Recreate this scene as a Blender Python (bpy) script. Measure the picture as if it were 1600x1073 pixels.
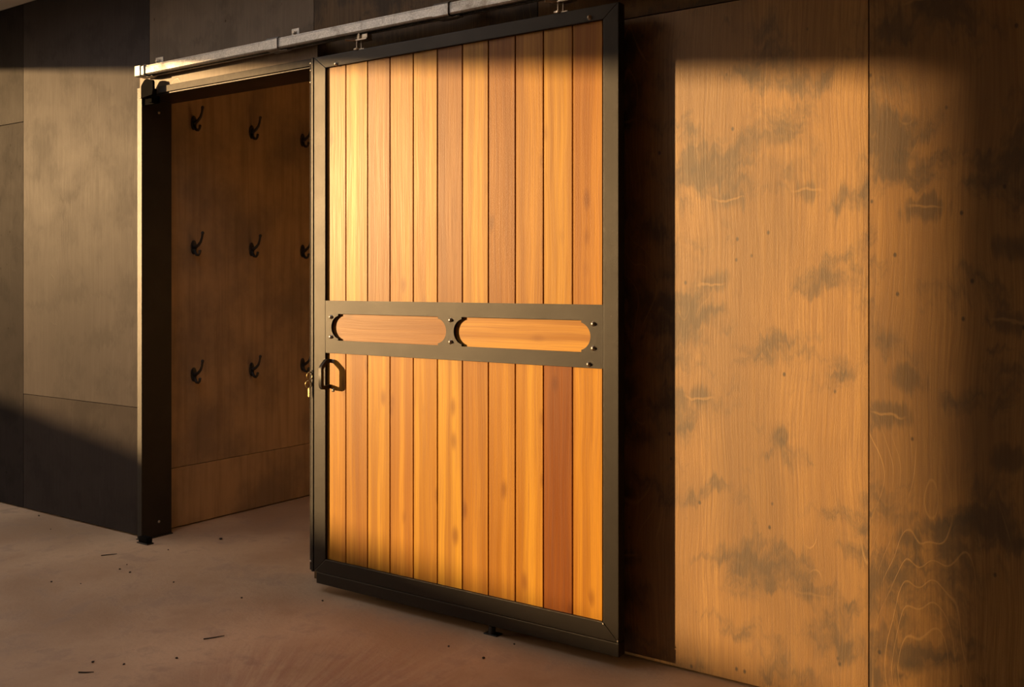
import bpy, bmesh, math, random
from mathutils import Vector, Matrix
for o in list(bpy.data.objects): bpy.data.objects.remove(o)
scene = bpy.context.scene
COL = scene.collection
R = random.Random(7)

# ------------------------------------------------------------------ camera
H = 1.296
cam_d = bpy.data.cameras.new('camera'); cam = bpy.data.objects.new('camera', cam_d); COL.objects.link(cam)
cam.location = (0, 0, H)
cam.rotation_euler = (math.radians(90), 0, math.asin(0.5695))
cam_d.sensor_width = 36.0; cam_d.lens = 1530 * 36 / 1600; cam_d.shift_y = -0.0603
cam_d.clip_start = 0.05; cam_d.clip_end = 500
scene.camera = cam

# ------------------------------------------------------------------ light and exposure
SUN_DIR = Vector((1.42, 1.0, -0.179)).normalized()
sun_d = bpy.data.lights.new('sun', 'SUN'); sun = bpy.data.objects.new('sun', sun_d); COL.objects.link(sun)
sun.location = (-20, -14, 4)
sun.rotation_euler = SUN_DIR.to_track_quat('-Z', 'Y').to_euler()
sun_d.energy = 8.6; sun_d.color = (1.0, 0.61, 0.26); sun_d.angle = math.radians(0.80)
world = bpy.data.worlds.new('sky'); scene.world = world; world.use_nodes = True
wn = world.node_tree.nodes; wn.clear()
w_out = wn.new('ShaderNodeOutputWorld'); w_bg = wn.new('ShaderNodeBackground')
w_tc = wn.new('ShaderNodeTexCoord'); w_sep = wn.new('ShaderNodeSeparateXYZ'); w_rmp = wn.new('ShaderNodeValToRGB')
w_rmp.color_ramp.elements[0].position = 0.0; w_rmp.color_ramp.elements[0].color = (0.74, 0.55, 0.38, 1)   # dusty evening horizon
w_rmp.color_ramp.elements[1].position = 0.6; w_rmp.color_ramp.elements[1].color = (0.62, 0.62, 0.66, 1)
w_bg.inputs['Strength'].default_value = 2.1
world.node_tree.links.new(w_tc.outputs['Generated'], w_sep.inputs[0]); world.node_tree.links.new(w_sep.outputs[2], w_rmp.inputs[0])
# warm aureole round the low sun
w_dot = wn.new('ShaderNodeVectorMath'); w_dot.operation = 'DOT_PRODUCT'; w_dot.inputs[1].default_value = -SUN_DIR
w_pow = wn.new('ShaderNodeMath'); w_pow.operation = 'POWER'; w_pow.use_clamp = False; w_pow.inputs[1].default_value = 26.0
w_max = wn.new('ShaderNodeMath'); w_max.operation = 'MAXIMUM'; w_max.inputs[1].default_value = 0.0
w_glow = wn.new('ShaderNodeVectorMath'); w_glow.operation = 'SCALE'; w_glow.inputs[0].default_value = (4.2, 2.7, 1.4)
w_add = wn.new('ShaderNodeVectorMath'); w_add.operation = 'ADD'
L = world.node_tree.links
L.new(w_tc.outputs['Generated'], w_dot.inputs[0]); L.new(w_dot.outputs['Value'], w_max.inputs[0]); L.new(w_max.outputs[0], w_pow.inputs[0])
L.new(w_pow.outputs[0], w_glow.inputs['Scale']); L.new(w_glow.outputs[0], w_add.inputs[0]); L.new(w_rmp.outputs[0], w_add.inputs[1])
L.new(w_add.outputs[0], w_bg.inputs['Color'])
world.node_tree.links.new(w_bg.outputs[0], w_out.inputs['Surface'])
vs = scene.view_settings
scene.display_settings.display_device = 'sRGB'
vs.view_transform = 'Standard'; vs.look = 'None'; vs.gamma = 1.0; vs.use_curve_mapping = False
vs.exposure = 0.0
scene.cycles.max_bounces = 10; scene.cycles.diffuse_bounces = 6; scene.cycles.glossy_bounces = 4

# ------------------------------------------------------------------ helpers
class NT:
    """tiny wrapper to wire shader nodes"""
    def __init__(s, name):
        s.m = bpy.data.materials.new(name); s.m.use_nodes = True
        s.t = s.m.node_tree; s.t.nodes.clear()
        s.out = s.t.nodes.new('ShaderNodeOutputMaterial')
    def n(s, kind, **kw):
        nd = s.t.nodes.new('ShaderNode' + kind)
        for k, v in kw.items(): setattr(nd, k, v)
        return nd
    def put(s, sock, v):
        if isinstance(v, bpy.types.NodeSocket): s.t.links.new(v, sock)
        elif v is not None:
            if sock.type == 'RGBA' and len(v) == 3: v = (*v, 1)
            sock.default_value = v
    def math(s, op, a, b=0.0, c=None, clamp=False):
        nd = s.n('Math', operation=op, use_clamp=clamp); s.put(nd.inputs[0], a); s.put(nd.inputs[1], b)
        if c is not None: s.put(nd.inputs[2], c)
        return nd.outputs[0]
    def vmath(s, op, a, b):
        nd = s.n('VectorMath', operation=op); s.put(nd.inputs[0], a); s.put(nd.inputs[1], b)
        return nd.outputs[0]
    def scale(s, a, f):
        nd = s.n('VectorMath', operation='SCALE'); s.put(nd.inputs[0], a); s.put(nd.inputs['Scale'], f)
        return nd.outputs[0]
    def noise(s, co, scale=1.0, detail=2.0, rough=0.5, dist=0.0, color=False):
        nd = s.n('TexNoise'); s.put(nd.inputs['Vector'], co); nd.inputs['Scale'].default_value = scale
        nd.inputs['Detail'].default_value = detail; nd.inputs['Roughness'].default_value = rough
        nd.inputs['Distortion'].default_value = dist
        return nd.outputs[1 if color else 0]
    def ramp(s, f, lo, hi, a=0.0, b=1.0, smooth=True):
        nd = s.n('MapRange'); nd.interpolation_type = 'SMOOTHSTEP' if smooth else 'LINEAR'
        s.put(nd.inputs[0], f)
        for i, v in zip((1, 2, 3, 4), (lo, hi, a, b)): nd.inputs[i].default_value = v
        return nd.outputs[0]
    def mix(s, f, a, b, blend='MIX'):
        nd = s.n('Mix', data_type='RGBA', blend_type=blend)
        s.put(nd.inputs[0], f); s.put(nd.inputs[6], a); s.put(nd.inputs[7], b)
        return nd.outputs[2]
    def coords(s, spread=31.0):
        tc = s.n('TexCoord'); oi = s.n('ObjectInfo')
        s.oi = oi
        r = oi.outputs['Random']
        cx = s.n('CombineXYZ')
        s.put(cx.inputs[0], s.math('MULTIPLY', r, spread)); s.put(cx.inputs[1], s.math('MULTIPLY', r, spread * 1.7)); s.put(cx.inputs[2], s.math('MULTIPLY', r, spread * 2.3))
        return s.vmath('ADD', tc.outputs['Object'], cx.outputs[0])
    def bsdf(s, color, rough, metal=0.0, bump=None, bump_d=0.002, spec=0.5, coat=None, coat_rough=0.2):
        b = s.n('BsdfPrincipled'); s.put(b.inputs['Base Color'], color); s.put(b.inputs['Roughness'], rough)
        s.put(b.inputs['Metallic'], metal); s.put(b.inputs['Specular IOR Level'], spec)
        if coat is not None:
            s.put(b.inputs['Coat Weight'], coat); s.put(b.inputs['Coat Roughness'], coat_rough)
        if bump is not None:
            bn = s.n('Bump'); bn.inputs['Strength'].default_value = 1.0; bn.inputs['Distance'].default_value = bump_d
            s.put(bn.inputs['Height'], bump); s.t.links.new(bn.outputs[0], b.inputs['Normal'])
        s.t.links.new(b.outputs[0], s.out.inputs[0])
        return s.m

def bx(bm, x0, x1, y0, y1, z0, z1, bev=0.0, seg=1):
    """add a box, its edges rounded"""
    vsx = [bm.verts.new(p) for p in ((x0,y0,z0),(x1,y0,z0),(x1,y1,z0),(x0,y1,z0),(x0,y0,z1),(x1,y0,z1),(x1,y1,z1),(x0,y1,z1))]
    fs = [bm.faces.new([vsx[i] for i in q]) for q in ((0,3,2,1),(4,5,6,7),(0,1,5,4),(1,2,6,5),(2,3,7,6),(3,0,4,7))]
    if bev > 0:
        es = {e for f in fs for e in f.edges}
        bmesh.ops.bevel(bm, geom=list(es), offset=bev, segments=seg, affect='EDGES', profile=0.6)
    return bm
def box(*a, bev=0.0, seg=1): return bx(bmesh.new(), *a, bev=bev, seg=seg)
def prism(bm, pts, axis, lo, hi):
    """extrude a closed polygon (2D points) along an axis"""
    def p3(p, t): return {'x': (t, p[0], p[1]), 'y': (p[0], t, p[1]), 'z': (p[0], p[1], t)}[axis]
    a = [bm.verts.new(p3(p, lo)) for p in pts]; b = [bm.verts.new(p3(p, hi)) for p in pts]
    n = len(pts)
    bm.faces.new(a); bm.faces.new(b[::-1])
    for i in range(n): bm.faces.new((a[i], b[i], b[(i+1) % n], a[(i+1) % n])[::-1])
    return bm
def lathe(bm, c, axis, prof, seg=14):
    """revolve (r, t) profile about an axis through c"""
    ax = Vector(axis).normalized(); u = ax.orthogonal().normalized(); v = ax.cross(u)
    rings = []
    for r, t in prof:
        if r < 1e-6: rings.append([bm.verts.new(Vector(c) + ax * t)])
        else: rings.append([bm.verts.new(Vector(c) + ax * t + (u * math.cos(2*math.pi*k/seg) + v * math.sin(2*math.pi*k/seg)) * r) for k in range(seg)])
    for a, b in zip(rings, rings[1:]):
        for k in range(seg):
            l = (k + 1) % seg
            if len(a) == 1 and len(b) == 1: continue
            if len(a) == 1: bm.faces.new((a[0], b[k], b[l]))
            elif len(b) == 1: bm.faces.new((a[k], b[0], a[l]))
            else: bm.faces.new((a[k], b[k], b[l], a[l]))
    return bm
def tube(bm, pts, rad, seg=8, flat=None, closed=False):
    """sweep a round (or flat=(w,h) rectangular) section along points; rad may be a list"""
    pts = [Vector(p) for p in pts]; n = len(pts); rings = []; up = None
    for i, p in enumerate(pts):
        if closed: t = (pts[(i+1) % n] - pts[i-1]).normalized()
        else:
            t = (pts[min(i+1, n-1)] - pts[max(i-1, 0)]).normalized()
        if up is None: up = t.orthogonal().normalized()
        up = (up - t * up.dot(t)).normalized(); v = t.cross(up)
        r = rad[i] if isinstance(rad, (list, tuple)) else rad
        k = 1.0
        rings.append([bm.verts.new(p + (up * math.cos(2*math.pi*j/seg + math.pi/seg) + v * math.sin(2*math.pi*j/seg + math.pi/seg)) * r) for j in range(seg)])
    for i in range(n if closed else n - 1):
        a, b = rings[i], rings[(i+1) % n]
        for j in range(seg): bm.faces.new((a[j], b[j], b[(j+1) % seg], a[(j+1) % seg]))
    if not closed:
        bm.faces.new(rings[0][::-1]); bm.faces.new(rings[-1])
    return bm
def base_of(o):
    v = Vector((0, 0, 0))
    while o is not None: v = v + Vector(o.location); o = o.parent
    return v
def obj(name, bm, mat, parent=None, smooth=False, origin=None, color=None, kind=None):
    """link a bmesh given in world coordinates as ONE object"""
    bmesh.ops.recalc_face_normals(bm, faces=bm.faces)
    pb = base_of(parent) if parent else Vector((0, 0, 0))
    og = Vector(origin) if origin is not None else (pb if parent else Vector((0, 0, 0)))
    bmesh.ops.translate(bm, verts=bm.verts, vec=-og)
    me = bpy.data.meshes.new(name); bm.to_mesh(me); bm.free()
    me.materials.append(mat)
    if smooth:
        for p in me.polygons: p.use_smooth = True
    o = bpy.data.objects.new(name, me); COL.objects.link(o)
    if parent: o.parent = parent
    o.location = og - pb
    if color: o.color = tuple(color) if len(color) == 4 else (*color, 1)
    if kind: o['kind'] = kind
    return o
def tag(o, label, cat=None, group=None, kind=None):
    o['label'] = label
    if cat: o['category'] = cat
    if group: o['group'] = group
    if kind: o['kind'] = kind
    return o
def thing(name, label, cat, loc, group=None):
    o = bpy.data.objects.new(name, None); COL.objects.link(o); o.location = loc
    o.empty_display_size = 0.1
    return tag(o, label, cat, group)
def smooth_by_angle(o, deg=40):
    me = o.data
    for p in me.polygons: p.use_smooth = True
    me.set_sharp_from_angle(angle=math.radians(deg))
    return o

# ------------------------------------------------------------------ materials
def mat_plywood(black=False):
    s = NT('black_stained_plywood' if black else 'stained_plywood'); co = s.coords()
    tint = s.oi.outputs['Color']
    w = s.noise(s.vmath('MULTIPLY', co, (2.2, 2.2, 1.6)), 1, 2, 0.5, color=True)
    wz = s.vmath('SUBTRACT', w, (0.5, 0.5, 0.5)); w2 = s.scale(wz, 0.20)
    cw = s.vmath('ADD', co, s.scale(wz, 0.06))
    fib = s.noise(s.vmath('MULTIPLY', cw, (150, 60, 3.4)), 1, 5, 0.7)
    band = s.noise(s.vmath('MULTIPLY', cw, (11, 9, 0.30)), 1, 3, 0.55)
    fig = s.noise(s.vmath('MULTIPLY', s.vmath('ADD', co, s.scale(wz, 0.12)), (3.4, 2.0, 1.1)), 1, 2, 0.45)
    ring = s.math('ABSOLUTE', s.math('SINE', s.math('MULTIPLY', fig, 60.0)))
    ringline = s.ramp(ring, 0.0, 0.22, 1.0, 0.0)
    figgate = s.ramp(s.noise(s.vmath('MULTIPLY', s.vmath('ADD', co, (9.1, 3.3, 5.7)), (2.2, 1.8, 1.9)), 1, 2), 0.52, 0.62)
    ringline = s.math('MULTIPLY', ringline, figgate)
    # smoky blotches with ragged, fibre-wise edges
    rag = s.noise(s.vmath('MULTIPLY', cw, (38, 20, 5.0)), 1, 3, 0.6)
    sepc = s.n('SeparateXYZ'); s.put(sepc.inputs[0], co)
    cz = s.n('CombineXYZ'); s.put(cz.inputs[0], sepc.outputs[0]); s.put(cz.inputs[1], sepc.outputs[1])
    s.put(cz.inputs[2], s.math('ADD', sepc.outputs[2], s.math('MULTIPLY', s.math('SUBTRACT', rag, 0.5), 0.13)))
    b1 = s.noise(s.vmath('MULTIPLY', s.vmath('ADD', cz.outputs[0], s.scale(wz, 0.22)), (4.0, 3.0, 5.2)), 1, 5, 0.62)
    blotch = s.ramp(b1, 0.47, 0.66)
    b2 = s.noise(s.vmath('MULTIPLY', s.vmath('ADD', cz.outputs[0], s.vmath('ADD', s.scale(wz, 0.10), (4.2, 1.1, 7.7))), (8.5, 5.0, 13.0)), 1, 4, 0.6)
    small = s.math('MULTIPLY', s.ramp(b2, 0.60, 0.72), s.ramp(b1, 0.44, 0.56))
    broad = s.ramp(s.noise(s.vmath('MULTIPLY', co, (1.7, 1.1, 1.3)), 1, 4), 0.40, 0.60)
    # knots: wide low smudges, a few with a thin pale ridge
    vo = s.n('TexVoronoi', feature='F1', voronoi_dimensions='2D')
    sep = s.n('SeparateXYZ'); s.put(sep.inputs[0], s.vmath('ADD', co, s.scale(wz, 0.07)))
    cb = s.n('CombineXYZ'); s.put(cb.inputs[0], s.math('MULTIPLY', sep.outputs[0], 3.4)); s.put(cb.inputs[1], s.math('MULTIPLY', sep.outputs[2], 3.4))
    s.put(vo.inputs['Vector'], cb.outputs[0]); vo.inputs['Scale'].default_value = 1.0
    kp = s.vmath('SUBTRACT', cb.outputs[0], vo.outputs['Position'])
    ks = s.n('SeparateXYZ'); s.put(ks.inputs[0], kp)
    gate_c = s.n('SeparateColor'); s.put(gate_c.inputs[0], vo.outputs['Color'])
    gate = s.ramp(gate_c.outputs[0], 0.50, 0.54); gate2 = s.math('MULTIPLY', gate, s.ramp(gate_c.outputs[1], 0.50, 0.55))
    kx = s.math('MULTIPLY', s.math('ABSOLUTE', ks.outputs[0]), 4.6); kz = s.math('MULTIPLY', s.math('ABSOLUTE', ks.outputs[1]), 7.0)
    kd = s.math('SQRT', s.math('ADD', s.math('POWER', kx, 2.0), s.math('POWER', kz, 2.0)))
    kd = s.math('ADD', kd, s.math('MULTIPLY', s.math('SUBTRACT', s.math('ADD', b1, rag), 1.0), 2.2))
    knot = s.math('MULTIPLY', s.ramp(kd, 1.0, 0.25), gate)
    wob = s.math('MULTIPLY', s.math('SUBTRACT', s.noise(s.scale(co, 16.0), 1, 2), 0.5), 0.16)
    ridge = s.math('MULTIPLY', s.math('MULTIPLY', s.ramp(s.math('ABSOLUTE', s.math('ADD', ks.outputs[1], wob)), 0.004, 0.020, 1.0, 0.0), s.ramp(s.math('ABSOLUTE', ks.outputs[0]), 0.22, 0.08)), gate2)
    # pin specks
    vp = s.n('TexVoronoi', feature='F1'); s.put(vp.inputs['Vector'], s.vmath('MULTIPLY', co, (13, 3, 9))); vp.inputs['Scale'].default_value = 1
    pc = s.n('SeparateColor'); s.put(pc.inputs[0], vp.outputs['Color'])
    speck = s.math('MULTIPLY', s.ramp(vp.outputs['Distance'], 0.09, 0.03), s.ramp(pc.outputs[1], 0.62, 0.64))
    light = (0.43, 0.250, 0.078); mid = (0.275, 0.145, 0.042); dark = (0.055, 0.040, 0.025)
    if black: light = (0.076, 0.066, 0.058); mid = (0.064, 0.055, 0.048); dark = (0.032, 0.029, 0.027)
    k = 0.55 if black else 1.0
    c = s.mix(s.ramp(fib, 0.34, 0.66), mid, light)
    c = s.mix(s.math('MULTIPLY', s.ramp(band, 0.42, 0.62), 0.55), c, mid)
    c = s.mix(s.math('MULTIPLY', broad, 0.45 * k), c, (0.15, 0.085, 0.036) if not black else dark)
    grit = s.noise(s.vmath('MULTIPLY', co, (330, 300, 160)), 1, 3, 0.7)
    c = s.mix(s.math('MULTIPLY', s.ramp(grit, 0.48, 0.66), 0.30), c, mid)
    c = s.mix(s.math('MULTIPLY', blotch, 0.74 * k), c, dark)
    c = s.mix(s.math('MULTIPLY', small, 0.50 * k), c, dark)
    c = s.mix(s.math('MULTIPLY', knot, 0.58 * k * k), c, dark)
    c = s.mix(s.math('MULTIPLY', ringline, 0.45 * k), c, (0.52, 0.32, 0.115) if not black else light)
    c = s.mix(s.math('MULTIPLY', ridge, 0.42 if not black else 0.0), c, (0.48, 0.29, 0.10))
    c = s.mix(s.math('MULTIPLY', speck, 0.8), c, (0.02, 0.014, 0.01))
    c = s.mix(1.0, c, tint, 'MULTIPLY')
    rough = s.math('ADD', s.ramp(fib, 0.3, 0.7, 0.395, 0.36) if black else s.ramp(fib, 0.3, 0.7, 0.56, 0.48), s.math('MULTIPLY', s.math('SUBTRACT', b1, 0.5), 0.16))
    h = s.math('ADD', s.math('MULTIPLY', fib, 0.22 if black else 0.45), s.math('MULTIPLY', ringline, 0.15))
    h = s.math('ADD', h, s.math('MULTIPLY', s.noise(s.vmath('MULTIPLY', co, (420, 420, 330)), 1, 2, 0.6), 0.20 if black else 0.32))
    return s.bsdf(c, rough, bump=h, bump_d=0.0012, spec=s.oi.outputs['Alpha'])
def mat_plank(horizontal=False):
    s = NT('oiled_timber_along' if horizontal else 'oiled_timber'); co = s.coords()
    if horizontal:
        sp = s.n('SeparateXYZ'); s.put(sp.inputs[0], co); cb = s.n('CombineXYZ')
        s.put(cb.inputs[0], sp.outputs[2]); s.put(cb.inputs[1], sp.outputs[1]); s.put(cb.inputs[2], sp.outputs[0]); co = cb.outputs[0]
    tint = s.oi.outputs['Color']
    w2 = s.scale(s.vmath('SUBTRACT', s.noise(s.vmath('MULTIPLY', co, (5, 5, 1.5)), 1, 2, color=True), (0.5, 0.5, 0.5)), 0.035)
    cw = s.vmath('ADD', co, w2)
    fib = s.noise(s.vmath('MULTIPLY', cw, (170, 60, 3.0)), 1, 4, 0.6)
    gr = s.noise(s.vmath('MULTIPLY', cw, (26, 20, 0.55)), 1, 3, 0.55)
    half = s.noise(s.vmath('MULTIPLY', cw, (9, 9, 0.22)), 1, 1, 0.5)
    vo = s.n('TexVoronoi', feature='F1'); s.put(vo.inputs['Vector'], s.vmath('MULTIPLY', cw, (15, 3, 6.5))); vo.inputs['Scale'].default_value = 1
    vc = s.n('SeparateColor'); s.put(vc.inputs[0], vo.outputs['Color'])
    knot = s.math('MULTIPLY', s.ramp(vo.outputs['Distance'], 0.34, 0.06), s.ramp(vc.outputs[0], 0.74, 0.78))
    c = s.mix(s.ramp(gr, 0.34, 0.66), (0.70, 0.60, 0.48), (1.12, 1.14, 1.16))
    c = s.mix(s.math('MULTIPLY', s.ramp(half, 0.50, 0.60), 0.45), c, (0.70, 0.56, 0.42))
    c = s.mix(s.math('MULTIPLY', s.ramp(fib, 0.38, 0.70), 0.42), c, (0.52, 0.40, 0.28))
    c = s.mix(s.math('MULTIPLY', knot, 0.62), c, (0.35, 0.22, 0.14))
    c = s.mix(1.0, c, tint, 'MULTIPLY')
    spark = s.noise(s.vmath('MULTIPLY', co, (420, 420, 260)), 1, 1, 0.5)
    h = s.math('ADD', s.math('MULTIPLY', fib, 0.35), s.math('MULTIPLY', spark, 0.25))
    return s.bsdf(c, s.ramp(fib, 0.3, 0.7, 0.36, 0.46), bump=h, bump_d=0.0008, spec=0.32)
def mat_steel():
    s = NT('black_painted_steel'); co = s.coords()
    n = s.noise(s.scale(co, 900.0), 1, 2, 0.6)
    d = s.noise(s.scale(co, 6.0), 1, 4, 0.6)
    sc = s.noise(s.vmath('MULTIPLY', co, (60, 60, 60)), 1, 5, 0.7)
    c = s.mix(s.ramp(d, 0.4, 0.7), (0.014, 0.0115, 0.0095), (0.020, 0.0165, 0.0135))
    c = s.mix(s.math('MULTIPLY', s.ramp(sc, 0.70, 0.76), 0.5), c, (0.20, 0.17, 0.14))
    return s.bsdf(c, s.ramp(d, 0.3, 0.7, 0.39, 0.35), bump=n, bump_d=0.0004, spec=0.27)
def mat_galv():
    s = NT('galvanised_steel'); co = s.coords()
    vo = s.n('TexVoronoi', feature='F1'); s.put(vo.inputs['Vector'], s.scale(co, 260.0)); vo.inputs['Scale'].default_value = 1
    vc = s.n('SeparateColor'); s.put(vc.inputs[0], vo.outputs['Color'])
    d = s.noise(s.scale(co, 14.0), 1, 5, 0.65)
    c = s.mix(vc.outputs[0], (0.36, 0.365, 0.36), (0.56, 0.56, 0.55))
    c = s.mix(s.math('MULTIPLY', s.ramp(d, 0.52, 0.68), 0.55), c, (0.24, 0.21, 0.17))
    return s.bsdf(c, s.ramp(d, 0.3, 0.7, 0.38, 0.55), metal=0.85, bump=s.noise(s.scale(co, 380.0), 1, 3), bump_d=0.0007)
def mat_simple(name, col, rough, metal=0.0, spec=0.5, nscale=20.0, amt=0.25, bump=0.0005):
    s = NT(name); co = s.coords()
    n = s.noise(s.scale(co, nscale), 1, 4, 0.6)
    c = s.mix(s.ramp(n, 0.35, 0.7), tuple(v * (1 - amt) for v in col), tuple(v * (1 + amt * 0.6) for v in col))
    return s.bsdf(c, rough, metal=metal, bump=s.noise(s.scale(co, nscale * 12), 1, 2), bump_d=bump, spec=spec)
def mat_floor():
    s = NT('worn_concrete'); tc = s.n('TexCoord'); co = tc.outputs['Object']
    cw = s.vmath('ADD', co, s.scale(s.vmath('SUBTRACT', s.noise(s.scale(co, 1.6), 1, 3, color=True), (0.5, 0.5, 0.5)), 0.35))
    cloud = s.noise(s.scale(cw, 1.5), 1, 5, 0.6)
    mott = s.noise(s.scale(cw, 6.0), 1, 6, 0.65)
    fine = s.noise(s.scale(co, 60.0), 1, 4, 0.65)
    # trowel and broom arcs around the working spot in front of the door
    ctr = s.vmath('SUBTRACT', co, (-2.05, 1.55, 0.0))
    sp = s.n('SeparateXYZ'); s.put(sp.inputs[0], ctr)
    rad = s.math('SQRT', s.math('ADD', s.math('POWER', sp.outputs[0], 2.0), s.math('POWER', sp.outputs[1], 2.0)))
    ang = s.math('ARCTAN2', sp.outputs[1], sp.outputs[0])
    pc = s.n('CombineXYZ'); s.put(pc.inputs[0], s.math('MULTIPLY', ang, 26.0)); s.put(pc.inputs[1], s.math('MULTIPLY', rad, 2.0)); s.put(pc.inputs[2], s.math('MULTIPLY', cloud, 4.0))
    broom = s.noise(pc.outputs[0], 1, 4, 0.6)
    rp = s.vmath('MULTIPLY', s.vmath('SUBTRACT', cw, (-2.25, 2.30, 0.0)), (1.5, 1.9, 0.0))
    rl = s.n('VectorMath', operation='LENGTH'); s.put(rl.inputs[0], rp)
    red = s.math('MULTIPLY', s.ramp(rl.outputs['Value'], 1.05, 0.15), s.ramp(broom, 0.36, 0.64))
    c = s.mix(s.ramp(cloud, 0.34, 0.66), (0.39, 0.262, 0.162), (0.60, 0.435, 0.285))
    c = s.mix(s.math('MULTIPLY', s.ramp(mott, 0.48, 0.66), 0.55), c, (0.33, 0.235, 0.17))
    c = s.mix(s.math('MULTIPLY', s.ramp(fine, 0.58, 0.75), 0.25), c, (0.24, 0.18, 0.14))
    c = s.mix(s.math('MULTIPLY', red, 0.55), c, (0.34, 0.185, 0.13))
    h = s.math('ADD', s.math('MULTIPLY', mott, 0.6), s.math('MULTIPLY', fine, 0.25))
    h = s.math('ADD', h, s.math('MULTIPLY', s.math('MULTIPLY', broom, s.ramp(rl.outputs['Value'], 1.3, 0.3)), 0.5))
    return s.bsdf(c, s.ramp(mott, 0.3, 0.7, 0.62, 0.75), bump=h, bump_d=0.004, spec=0.35)
PLY = mat_plywood(); PLYB = mat_plywood(True); TIMBER = mat_plank(); TIMBER_H = mat_plank(True); STEEL = mat_steel(); GALV = mat_galv(); FLOOR = mat_floor()
ZINC = mat_simple('zinc_plated_steel', (0.55, 0.50, 0.42), 0.32, metal=0.9)
BRASS = mat_simple('brass', (0.62, 0.46, 0.22), 0.30, metal=0.95)
RUBBER = mat_simple('black_rubber', (0.007, 0.0066, 0.006), 0.9, spec=0.03)
DULL = mat_simple('weathered_steel', (0.050, 0.041, 0.033), 0.55, spec=0.20)
BRUSH = mat_simple('grey_brush_seal', (0.05, 0.043, 0.036), 0.8, nscale=260.0, amt=0.6, bump=0.002)
IRON = mat_simple('dark_cast_iron', (0.045, 0.041, 0.038), 0.55, spec=0.4)
CORE = mat_simple('dark_framing_timber', (0.045, 0.030, 0.020), 0.8)
CEIL = mat_simple('cream_ceiling_board', (0.88, 0.82, 0.74), 0.8, nscale=3.0, amt=0.06)
EARTH = mat_simple('dry_grass_ground', (0.22, 0.18, 0.09), 0.95, nscale=1.5)
DIRT = mat_simple('dark_dirt', (0.035, 0.024, 0.017), 0.9)
STALLPLY = mat_simple('raw_plywood', (0.62, 0.46, 0.27), 0.6, nscale=4.0, amt=0.12)

# ------------------------------------------------------------------ setting
WY = 3.01                                                     # face of the stall front
b = box(-8.0, 5.0, -3.6, 6.4, -0.12, 0.0)
tag(obj('floor', b, FLOOR, kind='structure'), 'worn tan concrete floor with reddish broom marks before the door', 'floor')
b = bmesh.new()                                               # with an unseen curbed opening, added over the aisle to brighten the floor
KX0, KX1, KY0, KY1 = -5.2, -2.6, 0.4, 2.5
bx(b, -8.0, 5.0, -3.6, KY0, 2.885, 3.0); bx(b, -8.0, 5.0, KY1, 6.4, 2.885, 3.0); bx(b, -8.0, KX0, KY0, KY1, 2.885, 3.0); bx(b, KX1, 5.0, KY0, KY1, 2.885, 3.0)
bx(b, KX0 - 0.1, KX0, KY0 - 0.1, KY1 + 0.1, 3.0, 3.45); bx(b, KX1, KX1 + 0.1, KY0 - 0.1, KY1 + 0.1, 3.0, 3.45); bx(b, KX0, KX1, KY0 - 0.1, KY0, 3.0, 3.45); bx(b, KX0, KX1, KY1, KY1 + 0.1, 3.0, 3.45)
tag(obj('ceiling', b, CEIL, kind='structure'), 'cream ceiling board above the stall front', 'ceiling')

# stall front: dark framing behind, plywood sheets as its pieces
b = bmesh.new()
bx(b, -8.0, -4.356, WY + 0.019, 3.14, 0, 2.885)
bx(b, -4.312, -3.133, WY + 0.019, 3.14, 2.241, 2.885)
bx(b, -3.133, 5.0, WY + 0.019, 3.14, 0, 2.885)
front = obj('wall_front', b, CORE, kind='structure')
tag(front, 'stall front clad in large dark stained plywood sheets', 'wall')
G = 0.0015
BLK = (0.95, 0.97, 1.10, 0.0125)
sheets = [  # x0, x1, z0, z1, tint
    (-8.0, -6.663, 0.006, 2.21, BLK), (-8.0, -6.663, 2.21, 2.885, BLK),
    (-6.663, -5.483, 0.006, 2.21, (0.52, 0.53, 0.60, 0.004)), (-6.663, -5.483, 2.21, 2.885, (0.60, 0.61, 0.68, 0.006)),
    (-5.483, -4.356, 0.006, 0.656, (0.72, 0.72, 0.80, 0.009)), (-5.483, -4.304, 2.30, 2.885, BLK),
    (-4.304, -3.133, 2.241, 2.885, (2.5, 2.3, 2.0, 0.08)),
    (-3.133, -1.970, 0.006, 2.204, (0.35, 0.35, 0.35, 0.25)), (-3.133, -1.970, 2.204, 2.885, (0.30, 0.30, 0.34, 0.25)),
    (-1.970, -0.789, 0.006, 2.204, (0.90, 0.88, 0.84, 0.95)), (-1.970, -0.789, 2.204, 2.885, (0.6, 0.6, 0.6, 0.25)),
    (-0.789, 0.392, 0.006, 2.885, (0.83, 0.79, 0.72, 0.80)),
    (0.392, 1.573, 0.006, 2.885, (0.9, 0.9, 0.9, 0.3)), (1.573, 2.754, 0.006, 2.885, (0.9, 0.9, 0.9, 0.3)), (2.754, 5.0, 0.006, 2.885, (0.9, 0.9, 0.9, 0.3)),
]
def sheet(x0, x1, z0, z1, tint):
    o = obj('plywood_sheet', box(x0 + G, x1 - G, WY, WY + 0.019, z0 + G, z1 - G, bev=0.0008), PLYB if x0 < -3.2 else PLY, front, origin=(x0, WY, z0), color=tint)
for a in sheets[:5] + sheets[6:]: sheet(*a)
# the tall sheet beside the post stops short of it below and runs over its head above
b = bmesh.new()
prism(b, [(-5.483 + G, 0.656 + G), (-4.356, 0.656 + G), (-4.356, 2.28), (-4.304 - G, 2.28), (-4.304 - G, 2.885 - G), (-5.483 + G, 2.885 - G)], 'y', WY, WY + 0.019)
obj('plywood_sheet', b, PLYB, front, origin=(-5.483, WY, 0.656), color=BLK)

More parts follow.
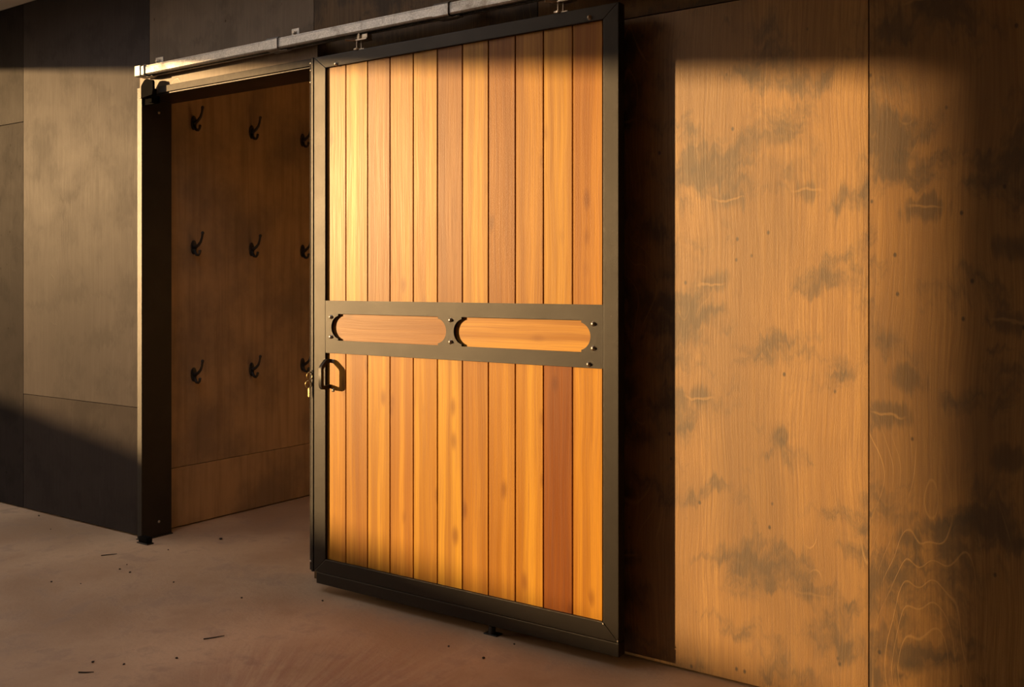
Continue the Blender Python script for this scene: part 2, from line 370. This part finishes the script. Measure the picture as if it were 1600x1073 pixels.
# aisle walls out of the picture: the low sun comes in through the opening of the left one
b = bmesh.new()
bx(b, -8.15, -8.0, -3.6, 6.4, -0.12, 0.35); bx(b, -8.15, -8.0, -3.6, 6.4, 2.84, 3.0); bx(b, -8.15, -8.0, 2.95, 6.4, 0.35, 2.84); bx(b, -8.15, -8.0, -3.6, -3.0, 0.35, 2.84)
tag(obj('wall_left', b, CORE, kind='structure'), 'barn end wall with a long open window letting the low sun in', 'wall')
b = box(-8.15, 5.15, -3.75, -3.6, -0.12, 3.0)
tag(obj('wall_back', b, CORE, kind='structure'), 'dark wall on the other side of the aisle', 'wall')
b = box(5.0, 5.15, -3.6, 6.4, -0.12, 3.0)
tag(obj('wall_right', b, CORE, kind='structure'), 'dark wall closing the right end of the aisle', 'wall')
b = box(-300, 60, -300, 300, -0.5, -0.14)
tag(obj('floor_outside', b, EARTH, kind='structure'), 'dry grassy ground outside the barn', 'ground')
b = prism(bmesh.new(), [(-17.5, -0.14), (-12.2, -0.14), (-12.9, 1.44), (-13.3, 1.565), (-13.8, 1.48)], 'y', -60.0, 60.0)  # unseen, added so its crest sets the lower edge of the sunlight
tag(obj('sun_cut_bank', b, EARTH, kind='structure'), 'unseen bank added outside to cut off the low sun along its lower edge', 'bank')
b = box(-13.3, -9.5, -16.0, -5.88, -0.14, 6.0)  # unseen block, added so its corner softly ends the sunlight on the right
tag(obj('sun_cut_block', b, CORE, kind='structure'), 'unseen block added outside to end the sun patch on the right', 'wall')

# the stall behind the opening
SX = -4.383
stall = obj('wall_stall', box(SX - 0.12, SX - 0.019, 3.14, 5.4, 0, 2.885), CORE, kind='structure')
tag(stall, 'brown plywood side wall inside the open stall', 'wall')
def ssheet(y0, y1, z0, z1, tint):
    obj('plywood_sheet', box(SX - 0.019, SX, y0 + G, y1 - G, z0 + G, z1 - G, bev=0.0008), PLY_IN, stall, origin=(SX, y0, z0), color=tint)
def mat_ply_in():
    s = NT('brown_stall_plywood'); co = s.coords()
    n = s.noise(s.vmath('MULTIPLY', co, (2, 2.6, 2.2)), 1, 5, 0.6)
    g = s.noise(s.vmath('MULTIPLY', co, (30, 30, 1.4)), 1, 3, 0.6)
    c = s.mix(s.ramp(n, 0.36, 0.66), (0.42, 0.29, 0.175), (0.24, 0.175, 0.125))
    c = s.mix(s.math('MULTIPLY', s.ramp(g, 0.4, 0.7), 0.35), c, (0.15, 0.10, 0.065))
    return s.bsdf(c, 0.6, bump=g, bump_d=0.001, spec=0.3)
PLY_IN = mat_ply_in()
ssheet(3.14, 5.4, 0.006, 0.319, (1, 1, 1)); ssheet(3.14, 5.4, 0.319, 2.885, (1, 1, 1))
b = bmesh.new(); bx(b, SX - 0.12, -2.4, 5.4, 5.5, 0, 2.885); bx(b, -2.4, -2.3, 3.14, 5.5, 0, 2.885)
tag(obj('wall_stall_inner', b, STALLPLY, kind='structure'), 'pale plywood walls closing the stall behind the door', 'wall')

# ------------------------------------------------------------------ steel post and lintel of the doorway
PX0, PX1, PY0, PY1 = -4.354, -4.317, 2.975, 3.150
post = thing('door_post', 'tall black steel channel post at the free side of the doorway', 'post', (-4.335, 3.0, 0))
b = box(PX0, PX1, PY0, PY0 + 0.005, 0, 2.268, bev=0.001); obj('front_flange', b, STEEL, post)
b = box(PX1 - 0.005, PX1, PY0 + 0.004, PY1, 0.0, 2.268, bev=0.001); obj('web', b, STEEL, post)
b = box(PX0, PX1 - 0.005, PY1 - 0.005, PY1, 0, 2.24, bev=0.001); obj('rear_flange', b, STEEL, post)
b = bmesh.new()
prism(b, [(-4.232, 2.196), (-4.232, 2.254), (-4.224, 2.264), (-4.212, 2.276), (-4.200, 2.284), (-4.182, 2.285), (-4.158, 2.279), (-4.143, 2.276), (-4.139, 2.266), (-4.138, 2.23), (-4.145, 2.205)], 'y', 2.912, 2.924)
cap = smooth_by_angle(obj('stop_plate', b, RUBBER, post), 40)
b = bmesh.new(); bx(b, -4.228, -4.16, 2.924, 2.9495, 2.20, 2.240); bx(b, -4.228, -4.20, 2.9495, 2.995, 2.180, 2.212); bx(b, PX1 + 0.0005, -4.20, 2.985, 2.995, 2.180, 2.212)
obj('stop_arm', b, RUBBER, post)
def bolt_bm(c, axis, r=0.008, h=0.006):
    b = bmesh.new(); lathe(b, c, axis, [(r * 1.25, -0.001), (r * 1.25, 0.0012), (r, 0.0013), (r * 0.95, h * 0.5), (r * 0.7, h * 0.85), (r * 0.3, h), (0, h * 1.02)], 14); return b
for z in (0.075, 2.157): obj('bolt', bolt_bm((PX1, 3.075, z), (1, 0, 0), 0.006, 0.004), ZINC, post, smooth=True)
obj('bolt', bolt_bm((-4.325, 2.975, 2.274), (0, -1, 0), 0.004, 0.003), ZINC, post, smooth=True)
b = box(PX0 - 0.004, PX1 + 0.01, PY0 - 0.004, PY1, 0.0, 0.004); obj('foot_plate', b, STEEL, post)
lint = thing('door_lintel', 'steel angle lintel across the head of the open doorway', 'lintel', (-3.7, 3.0, 2.206))
b = box(-4.150, -3.06, 2.9505, 2.9585, 2.218, 2.2500, bev=0.0015); obj('front_lip', b, DULL, lint)
b = box(PX1 + 0.001, -2.6, 2.959, PY1, 2.212, 2.218); obj('soffit', b, STEEL, lint)
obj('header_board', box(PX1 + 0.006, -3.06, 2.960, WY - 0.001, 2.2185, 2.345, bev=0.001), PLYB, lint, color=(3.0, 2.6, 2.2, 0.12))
blk = thing('stop_block', 'small black rubber stop block at the foot of the post', 'block', (-4.255, 2.955, 0))
b = bmesh.new(); bx(b, -4.292, -4.222, 2.938, 2.970, 0.006, 0.034, bev=0.005, seg=2); smooth_by_angle(obj('block', b, RUBBER, blk))
b = box(-4.30, -4.214, 2.934, 2.972, 0, 0.006, bev=0.001); obj('base_plate', b, STEEL, blk)

# ------------------------------------------------------------------ the sliding door
DX0, DX1, DY0, DY1 = -3.0186, -1.5744, 2.900, 2.942
IX0, IX1 = -2.951, -1.6345
Z0, Z1, Z2, Z3, Z4, Z5 = 0.085, 0.144, 1.0015, 1.218, 2.184, 2.234
door = thing('sliding_stable_door', 'orange timber sliding door in a black steel frame hanging from the track', 'door', ((DX0 + DX1) / 2, 2.921, 0.037))
BV = 0.0025
def mitre(pts): return prism(bmesh.new(), pts, 'y', DY0, DY1)
def bevel_all(b, w=BV):
    bmesh.ops.recalc_face_normals(b, faces=b.faces)
    bmesh.ops.bevel(b, geom=list(b.edges), offset=w, segments=2, affect='EDGES', profile=0.6); return b
m = 0.0003
obj('stile', bevel_all(mitre([(DX0, Z0), (IX0 - m, Z1), (IX0 - m, Z4), (DX0, Z5)])), STEEL, door)
obj('stile', bevel_all(mitre([(DX1, Z0), (DX1, Z5), (IX1 + m, Z4), (IX1 + m, Z1)])), STEEL, door)
obj('top_rail', bevel_all(mitre([(DX0 + m, Z5), (IX0, Z4), (IX1, Z4), (DX1 - m, Z5)])), STEEL, door)
obj('bottom_rail', bevel_all(mitre([(DX0 + m, Z0), (DX1 - m, Z0), (IX1, Z1), (IX0, Z1)])), STEEL, door)
obj('sill_box', box(-3.004, DX1 + 0.001, DY0 - 0.001, DY1, 0.037, Z0 - 0.0005, bev=0.003, seg=2), STEEL, door)

# middle rail: a steel plate with two cut-outs, round ended with notched corners
def slot(xa, na, nb, xb, zc, hh, ah):
    pts = []
    def arc(xn, xe, sgn):
        d = abs(xe - xn); rr = (d * d + ah * ah) / (2 * d); cx = xe + rr if xe < xn else xe - rr
        a = math.asin(min(1, ah / rr)); out = []
        for k in range(17):
            t = -a + 2 * a * k / 16
            x = cx - rr * math.cos(t) if xe < xn else cx + rr * math.cos(t)
            out.append((x, zc + rr * math.sin(t)))
        return out
    pts += [(na, zc - hh), (nb, zc - hh)] + arc(nb, xb, 1) + [(nb, zc + hh), (na, zc + hh)] + arc(na, xa, -1)[::-1]
    return pts
SLOTS = [slot(-2.9177, -2.8787, -2.352, -2.3123, 1.109, 0.055, 0.047), slot(-2.2766, -2.239, -1.720, -1.6837, 1.109, 0.055, 0.047)]
def rail_plate():
    b = bmesh.new(); loops = [[(IX0, Z2), (IX1, Z2), (IX1, Z3), (IX0, Z3)]] + SLOTS
    edges = []
    for lp in loops:
        v = [b.verts.new((x, DY0, z)) for x, z in lp]
        edges += [b.edges.new((v[i], v[(i + 1) % len(v)])) for i in range(len(v))]
    r = bmesh.ops.triangle_fill(b, use_beauty=True, use_dissolve=False, edges=edges)
    fs = list(b.faces)
    ex = bmesh.ops.extrude_face_region(b, geom=fs)
    bmesh.ops.translate(b, vec=(0, 0.010, 0), verts=[g for g in ex['geom'] if isinstance(g, bmesh.types.BMVert)])
    return b
obj('middle_rail', rail_plate(), STEEL, door)
obj('inset_board', box(-2.94, -2.2955, 2.912, 2.934, 1.02, 1.20), TIMBER_H, door, color=(0.33, 0.155, 0.036))
obj('inset_board', box(-2.2935, -1.645, 2.912, 2.934, 1.02, 1.20), TIMBER_H, door, color=(0.47, 0.245, 0.040))

# eleven boards above and eleven below, tongue and groove
W = 0.1204; PY = 2.911; PT = 0.020
TY = [(0.56,0.335,0.125), (0.66,0.44,0.16), (0.47,0.265,0.095), (0.58,0.355,0.12), (0.60,0.375,0.125), (0.395,0.205,0.075), (0.60,0.39,0.125), (0.43,0.225,0.072), (0.53,0.31,0.085), (0.60,0.38,0.10), (0.55,0.30,0.075)]
TL = [(0.58,0.35,0.105), (0.50,0.29,0.09), (0.63,0.41,0.12), (0.58,0.345,0.10), (0.62,0.40,0.11), (0.60,0.39,0.11), (0.53,0.31,0.085), (0.54,0.32,0.085), (0.60,0.375,0.10), (0.31,0.125,0.032), (0.56,0.325,0.085)]
def plank(x0, x1, z0, z1, tint):
    g = 0.0017; e = 0.0022; a, c = x0 + g, x1 - g
    prof = [(a, PY + e), (a + e * 0.8, PY), (c - e * 0.8, PY), (c, PY + e), (c, PY + 0.008), (c + 2 * g - 0.0004, PY + 0.008), (c + 2 * g - 0.0004, PY + PT), (a, PY + PT)]
    b = prism(bmesh.new(), prof, 'z', z0, z1)
    if z0 < 0.5: tint = (tint[0] * 1.12, tint[1] * 1.10, tint[2] * 0.75)
    return obj('plank', b, TIMBER, door, origin=(x0, PY, z0), color=(tint[0] * 0.74, tint[1] * 0.62, tint[2] * 0.30))
for zs, tints in (((Z3 - 0.005, Z4 + 0.005), TY), ((Z1 - 0.005, Z2 + 0.005), TL)):
    for i in range(11):
        x0 = -2.9654 + i * W; x1 = x0 + W
        plank(max(x0, IX0 - 0.004), min(x1, IX1 + 0.004), zs[0], zs[1], tints[i])
for x, z in [(-2.9194, 1.1506), (-2.9194, 1.0686), (-2.2904, 1.1514), (-2.2904, 1.0695), (-1.672, 1.1521), (-1.672, 1.0693), (-1.6896, 1.014), (-2.89, 2.1913), (-1.6871, 2.1986)]:
    obj('bolt', bolt_bm((x, DY0, z), (0, -1, 0), 0.0072, 0.0085), ZINC, door, smooth=True)
for x, z in [(-1.6335, 0.139), (-1.578, 0.091)]:
    obj('weld_spot', bolt_bm((x, DY0 - 0.001, z), (0, -1, 0), 0.0022, 0.002), ZINC, door, smooth=True)
# latch edge: flat steel strip with a brush seal beyond it
obj('edge_strip', box(-3.0385, DX0 - 0.0085, 2.903, 2.942, 0.079, 2.237, bev=0.0012), STEEL, door)
obj('brush_seal', box(-3.0525, -3.039, 2.907, 2.938, 0.083, 2.228, bev=0.002), BRUSH, door)
for z in (2.135, 2.185, 2.215, 0.12):
    obj('rivet', bolt_bm((-3.045, 2.9065, z), (0, -1, 0), 0.0035, 0.003), ZINC, door, smooth=True)
b = bmesh.new(); lathe(b, (-3.0335, 2.903, 0.915), (0, -1, 0), [(0.010, -0.002), (0.010, 0.003), (0.0085, 0.004), (0.004, 0.004), (0.0035, 0.0015), (0, 0.0015)], 16)
obj('lock_cylinder', b, STEEL, door, smooth=True)

# pull handle: square bar bent out from the first lower board
hx = -2.936
def handle_bm():
    path = [(0.0, 0.976), (0.020, 0.9765), (0.030, 0.972), (0.052, 0.951), (0.058, 0.940), (0.058, 0.872), (0.054, 0.860), (0.044, 0.853), (0.030, 0.8515), (0.0, 0.855)]
    t = 0.0155; hw = 0.0095
    P = [Vector((p, z)) for p, z in path]; n = len(P); outer = []; inner = []
    for i in range(n):
        d1 = (P[i] - P[max(0, i-1)]); d2 = (P[min(n-1, i+1)] - P[i])
        d = (d1.normalized() if d1.length else Vector((0, 0))) + (d2.normalized() if d2.length else Vector((0, 0)))
        d.normalize(); nn = Vector((d.y, -d.x))
        outer.append(P[i]); inner.append(P[i] + nn * t)
    if (sum((q.x for q in inner)) > sum((q.x for q in outer))):
        inner = [2 * o_ - i_ for o_, i_ in zip(outer, inner)]
    inner[0].x = 0; inner[-1].x = 0
    b = bmesh.new(); rings = []
    for o_, i_ in zip(outer, inner):
        rings.append([b.verts.new((x, PY - q.x, q.y)) for q, x in ((o_, hx - hw), (o_, hx + hw), (i_, hx + hw), (i_, hx - hw))])
    for a, c in zip(rings, rings[1:]):
        for k in range(4): b.faces.new((a[k], c[k], c[(k+1) % 4], a[(k+1) % 4]))
    b.faces.new(rings[0]); b.faces.new(rings[-1][::-1])
    bmesh.ops.recalc_face_normals(b, faces=b.faces)
    es = [e for e in b.edges if len(e.link_faces) == 2 and e.calc_face_angle() > 1.0]
    bmesh.ops.bevel(b, geom=es, offset=0.002, segments=2, affect='EDGES')
    return b
hd = smooth_by_angle(obj('pull_handle', handle_bm(), STEEL, door), 35)
for z in (0.968, 0.8475):
    obj('fixing_plug', bolt_bm((-2.918, PY, z), (0, -1, 0), 0.0065, 0.003), ZINC, hd, smooth=True)

# trolley hangers carry the door in the track
TZ0, TZ1, TYA, TYB = 2.300, 2.347, 2.888, 2.948
def hanger(x):
    b = bmesh.new(); bx(b, x - 0.040, x + 0.044, 2.895, 2.932, 2.270, 2.2755, bev=0.001)
    h = obj('trolley_hanger', b, ZINC, door)
    b = bmesh.new(); lathe(b, (x - 0.004, 2.915, 2.2755), (0, 0, 1), [(0, 0), (0.0165, 0), (0.0165, 0.017), (0.0145, 0.019), (0, 0.019)], 6); obj('nut', b, ZINC, h)
    b = bmesh.new(); bx(b, x + 0.016, x + 0.046, 2.898, 2.926, 2.2755, 2.2935, bev=0.002); bx(b, x - 0.008, x + 0.0, 2.900, 2.93, 2.2935, 2.306); obj('block', b, ZINC, h)
    b = bmesh.new(); tube(b, [(x - 0.012, 2.905, 2.2725), (x - 0.047, 2.868, 2.2725)], 0.0048, 10); obj('pin', b, ZINC, h, smooth=False)
    for dx, dy in ((-0.014, 2.902), (-0.001, 2.915)):
        b = bmesh.new(); tube(b, [(x + dx, dy, 2.233), (x + dx, dy, 2.271)], 0.0035, 10); smooth_by_angle(obj('rod', b, ZINC, h))
    b = bmesh.new(); lathe(b, (x - 0.014, 2.902, 2.2345), (0, 0, 1), [(0, 0), (0.0095, 0), (0.0095, 0.006), (0, 0.006)], 6)
    tube(b, [(x - 0.030, 2.902, 2.2385), (x - 0.022, 2.902, 2.2385)], 0.004, 8); bx(b, x - 0.008, x + 0.022, 2.903, 2.925, 2.2345, 2.2375)
    obj('lower_nut', b, ZINC, h)
hanger(-2.760); hanger(-1.800)

# door key hanging in the lock
key = thing('door_key', 'small brass key hanging on a ring from the door edge lock', 'key', (-3.036, 2.895, 0.86))
kc = Vector((-3.036, 2.893, 0))
def ring_bm(c, r, w, ax, seg=22, ell=1.0):
    b = bmesh.new(); A, B = ax; tube(b, [Vector(c) + Vector(A) * (r * math.cos(2*math.pi*k/seg)) + Vector(B) * (r * ell * math.sin(2*math.pi*k/seg)) for k in range(seg)], w, 8, closed=True); return b
b = ring_bm((-3.0385, 2.8945, 0.9005), 0.0115, 0.0020, ((0.69, 0.72, 0), (0, 0, 1)), ell=1.35)
obj('key_ring', b, BRASS, key, smooth=True)
b = ring_bm((-3.0425, 2.8925, 0.8655), 0.0125, 0.0026, ((0.80, 0.60, 0), (0, 0, 1)), ell=1.2)
obj('key_bow', b, BRASS, key, smooth=True)
b = prism(bmesh.new(), [(-3.0455, 0.851), (-3.0455, 0.817), (-3.0415, 0.812), (-3.0385, 0.815), (-3.0385, 0.821), (-3.0365, 0.823), (-3.0385, 0.826), (-3.0385, 0.831), (-3.0365, 0.834), (-3.0385, 0.837), (-3.0385, 0.851)], 'y', 2.8912, 2.8937)
obj('key_blade', b, BRASS, key)

# floor roller that guides the door
rol = thing('floor_roller', 'small grey guide roller on the floor under the sliding door', 'roller', (-2.110, 2.92, 0))
b = bmesh.new(); lathe(b, (-2.110, 2.917, 0.004), (0, 0, 1), [(0, 0), (0.0125, 0), (0.0135, 0.003), (0.0135, 0.026), (0.012, 0.029), (0, 0.029)], 18); smooth_by_angle(obj('wheel', b, BRUSH, rol))
b = box(-2.14, -2.08, 2.903, 2.941, 0, 0.004, bev=0.001); obj('base_plate', b, STEEL, rol)

# ------------------------------------------------------------------ track
track = thing('door_track', 'long galvanised steel track above the doorway and sliding door', 'track', (-2.6, 2.918, 2.30))
def c_profile(y0, y1, z0, z1, ch, t, s0, s1):
    o_ = [(s0, z0), (y0 + ch * 0.6, z0), (y0, z0 + ch * 0.6), (y0, z1 - ch), (y0 + ch, z1), (y1 - ch, z1), (y1, z1 - ch), (y1, z0 + ch * 0.6), (y1 - ch * 0.6, z0), (s1, z0)]
    i_ = [(s1, z0 + t), (y1 - t, z0 + t), (y1 - t, z1 - t), (y0 + t, z1 - t), (y0 + t, z0 + t), (s0, z0 + t)]
    return o_ + i_
b = prism(bmesh.new(), c_profile(TYA, TYB, TZ0, TZ1, 0.010, 0.003, 2.909, 2.927), 'x', -4.192, -0.9)
obj('channel', b, GALV, track)
def sleeve(x0, x1, name='bracket'):
    b = prism(bmesh.new(), [(2.914, TZ0 - 0.004), (TYA - 0.002, TZ0 - 0.004), (TYA - 0.0065, TZ0), (TYA - 0.0065, TZ1 - 0.006), (TYA + 0.006, TZ1 + 0.0045), (TYB + 0.004, TZ1 + 0.0045), (TYB + 0.004, TZ0), (TYB, TZ0 - 0.004), (2.922, TZ0 - 0.004), (2.922, TZ0 - 0.0005), (TYB + 0.0005, TZ0 - 0.0005), (TYB + 0.0005, TZ1 + 0.0005), (TYA + 0.008, TZ1 + 0.0005), (TYA - 0.0005, TZ1 - 0.008), (TYA - 0.0005, TZ0 - 0.0005), (2.914, TZ0 - 0.0005)], 'x', x0, x1)
    return b
for k, xe in enumerate((-4.168, -3.226, -2.290, -1.354)):
    b = sleeve(xe - (0.018 if k == 0 else 0.075), xe)
    if k: pass
    if k == 0:                                                    # closed end stop box at the first bracket
        bx(b, -4.245, -4.2, TYA - 0.004, TYB + 0.003, TZ0 - 0.003, TZ1 + 0.003, bev=0.003)
    br = obj('bracket', b, GALV, track)
    b = bmesh.new()
    x1 = xe + 0.052 if k else xe + 0.040; x0 = xe + 0.004 if k else xe - 0.018
    bx(b, x0, x1, 2.962, 2.967, TZ1 - 0.01, TZ1 + 0.050, bev=0.0015); bx(b, x0, x1, 2.94, 2.964, TZ1 + 0.001, TZ1 + 0.005)
    bx(b, x0, x1, 2.962, WY - 0.001, TZ1 + 0.004, TZ1 + 0.008)
    obj('lug', b, GALV, br)
    b = bmesh.new(); c = (x0 + 0.022, 2.962, TZ1 + 0.030)
    lathe(b, c, (0, -1, 0), [(0, -0.045), (0.005, -0.045), (0.005, 0.001), (0.011, 0.0012), (0.011, 0.004), (0.0085, 0.0042), (0.0085, 0.012), (0.006, 0.0135), (0, 0.0135)], 6)
    obj('hex_bolt', b, ZINC, br)
    b = box(xe - 0.02, xe + 0.035, 2.905, 2.935, TZ0 - 0.007, TZ0 - 0.0042, bev=0.001); obj('lower_tab', b, GALV, br)

# ------------------------------------------------------------------ coat hooks on the stall wall
def hook():
    root = thing('coat_hook', '', 'hook', (0, 0, 0), 'double coat hooks in rows on the stall wall')
    b = bmesh.new()
    pl = [(0.017 * math.cos(a) * (1 if abs(math.sin(a)) < 0.9 else 1), 0.038 * math.sin(a)) for a in [2 * math.pi * k / 20 for k in range(20)]]
    prism(b, pl, 'x', 0.0, 0.006)
    bp = smooth_by_angle(obj('back_plate', b, IRON, root))
    for z in (0.024, -0.024): obj('screw', bolt_bm((0.006, 0, z), (1, 0, 0), 0.004, 0.003), IRON, bp, smooth=True)
    b = bmesh.new()
    pts = [(0.004, 0, -0.004), (0.022, 0, 0.002), (0.042, 0, 0.012), (0.060, 0, 0.028), (0.070, 0, 0.048), (0.074, 0, 0.066), (0.076, 0, 0.074)]
    tube(b, pts, [0.011, 0.0095, 0.008, 0.0068, 0.006, 0.0062, 0.0085], 10)
    lathe(b, (0.0765, 0, 0.076), (0, 0, 1), [(0, -0.008), (0.006, -0.006), (0.009, 0), (0.006, 0.006), (0, 0.008)], 10)
    obj('upper_prong', b, IRON, root, smooth=True)
    b = bmesh.new()
    pts = [(0.004, 0, -0.010), (0.014, 0, -0.028), (0.026, 0, -0.040), (0.040, 0, -0.042), (0.050, 0, -0.034), (0.054, 0, -0.022)]
    tube(b, pts, [0.010, 0.0085, 0.0075, 0.007, 0.0065, 0.0075], 10)
    lathe(b, (0.0545, 0, -0.020), (0, 0, 1), [(0, -0.007), (0.006, -0.005), (0.0085, 0), (0.006, 0.005), (0, 0.007)], 10)
    obj('lower_prong', b, IRON, root, smooth=True)
    return root
def copy_tree(o, parent=None):
    c = o.copy(); COL.objects.link(c)
    if parent: c.parent = parent
    for ch in list(o.children): copy_tree(ch, c)
    return c
h0 = hook()
rows = [('top', 2.145), ('middle', 1.480), ('lowest', 0.800)]
cols = [('nearest the post', 3.335), ('middle of three', 3.727), ('nearest the door edge', 4.115)]
first = True
for rn, z in rows:
    for cn, y in cols:
        o = h0 if first else None
        if first: first = False
        else: o = copy_tree(h0)
        o.location = (SX, y, z)
        o['label'] = 'dark coat hook in the %s row on the stall wall, %s' % (rn, cn)

# ------------------------------------------------------------------ crumbs of dirt on the concrete
def crumb(x, y, r, first=[None]):
    b = bmesh.new(); bmesh.ops.create_icosphere(b, subdivisions=1, radius=r)
    for v in b.verts: v.co *= R.uniform(0.7, 1.2); v.co.z *= 0.6
    lo = min(v.co.z for v in b.verts)
    bmesh.ops.translate(b, verts=b.verts, vec=(x, y, -lo))
    o = obj('dirt_crumb', b, DIRT, origin=(x, y, 0)); return o
crumbs = [(-4.001, 2.68), (-3.884, 2.617), (-3.602, 2.638), (-2.866, 2.112), (-3.193, 2.665), (-2.894, 2.828), (-4.902, 2.837), (-5.233, 2.960), (-3.964, 2.619), (-4.038, 2.34), (-3.913, 2.399), (-3.07, 1.926), (-2.968, 1.977), (-4.058, 2.942), (-1.986, 2.88), (-1.997, 2.711), (-2.166, 2.73)]
for x, y in crumbs:
    tag(crumb(x, y, R.uniform(0.0035, 0.0065)), 'tiny dark crumb of dirt on the concrete floor outside the stall', 'dirt', 'dirt crumbs on the concrete floor')
tag(crumb(-4.003, 3.211, 0.009), 'dark crumb of dirt on the floor just inside the stall', 'dirt')
for a, c, lab in [((-3.03, 1.85, 0.002), (-2.99, 1.88, 0.002), 'thin dark twig lying on the concrete far out from the doorway'), ((-2.94, 2.28, 0.002), (-2.905, 2.345, 0.002), 'short brown twig on the floor before the left corner of the door'), ((-4.235, 2.70, 0.002), (-4.20, 2.76, 0.002), 'thin twig on the concrete in front of the black post')]:
    b = bmesh.new(); A = Vector(a); C2 = Vector(c); mid = (A + C2) / 2 + Vector((0.004, -0.003, 0.001))
    tube(b, [A, mid, C2], [0.0022, 0.002, 0.0012], 6); tag(obj('twig', b, DIRT, origin=A * Vector((1, 1, 0)) if False else (A.x, A.y, 0)), lab, 'twig')
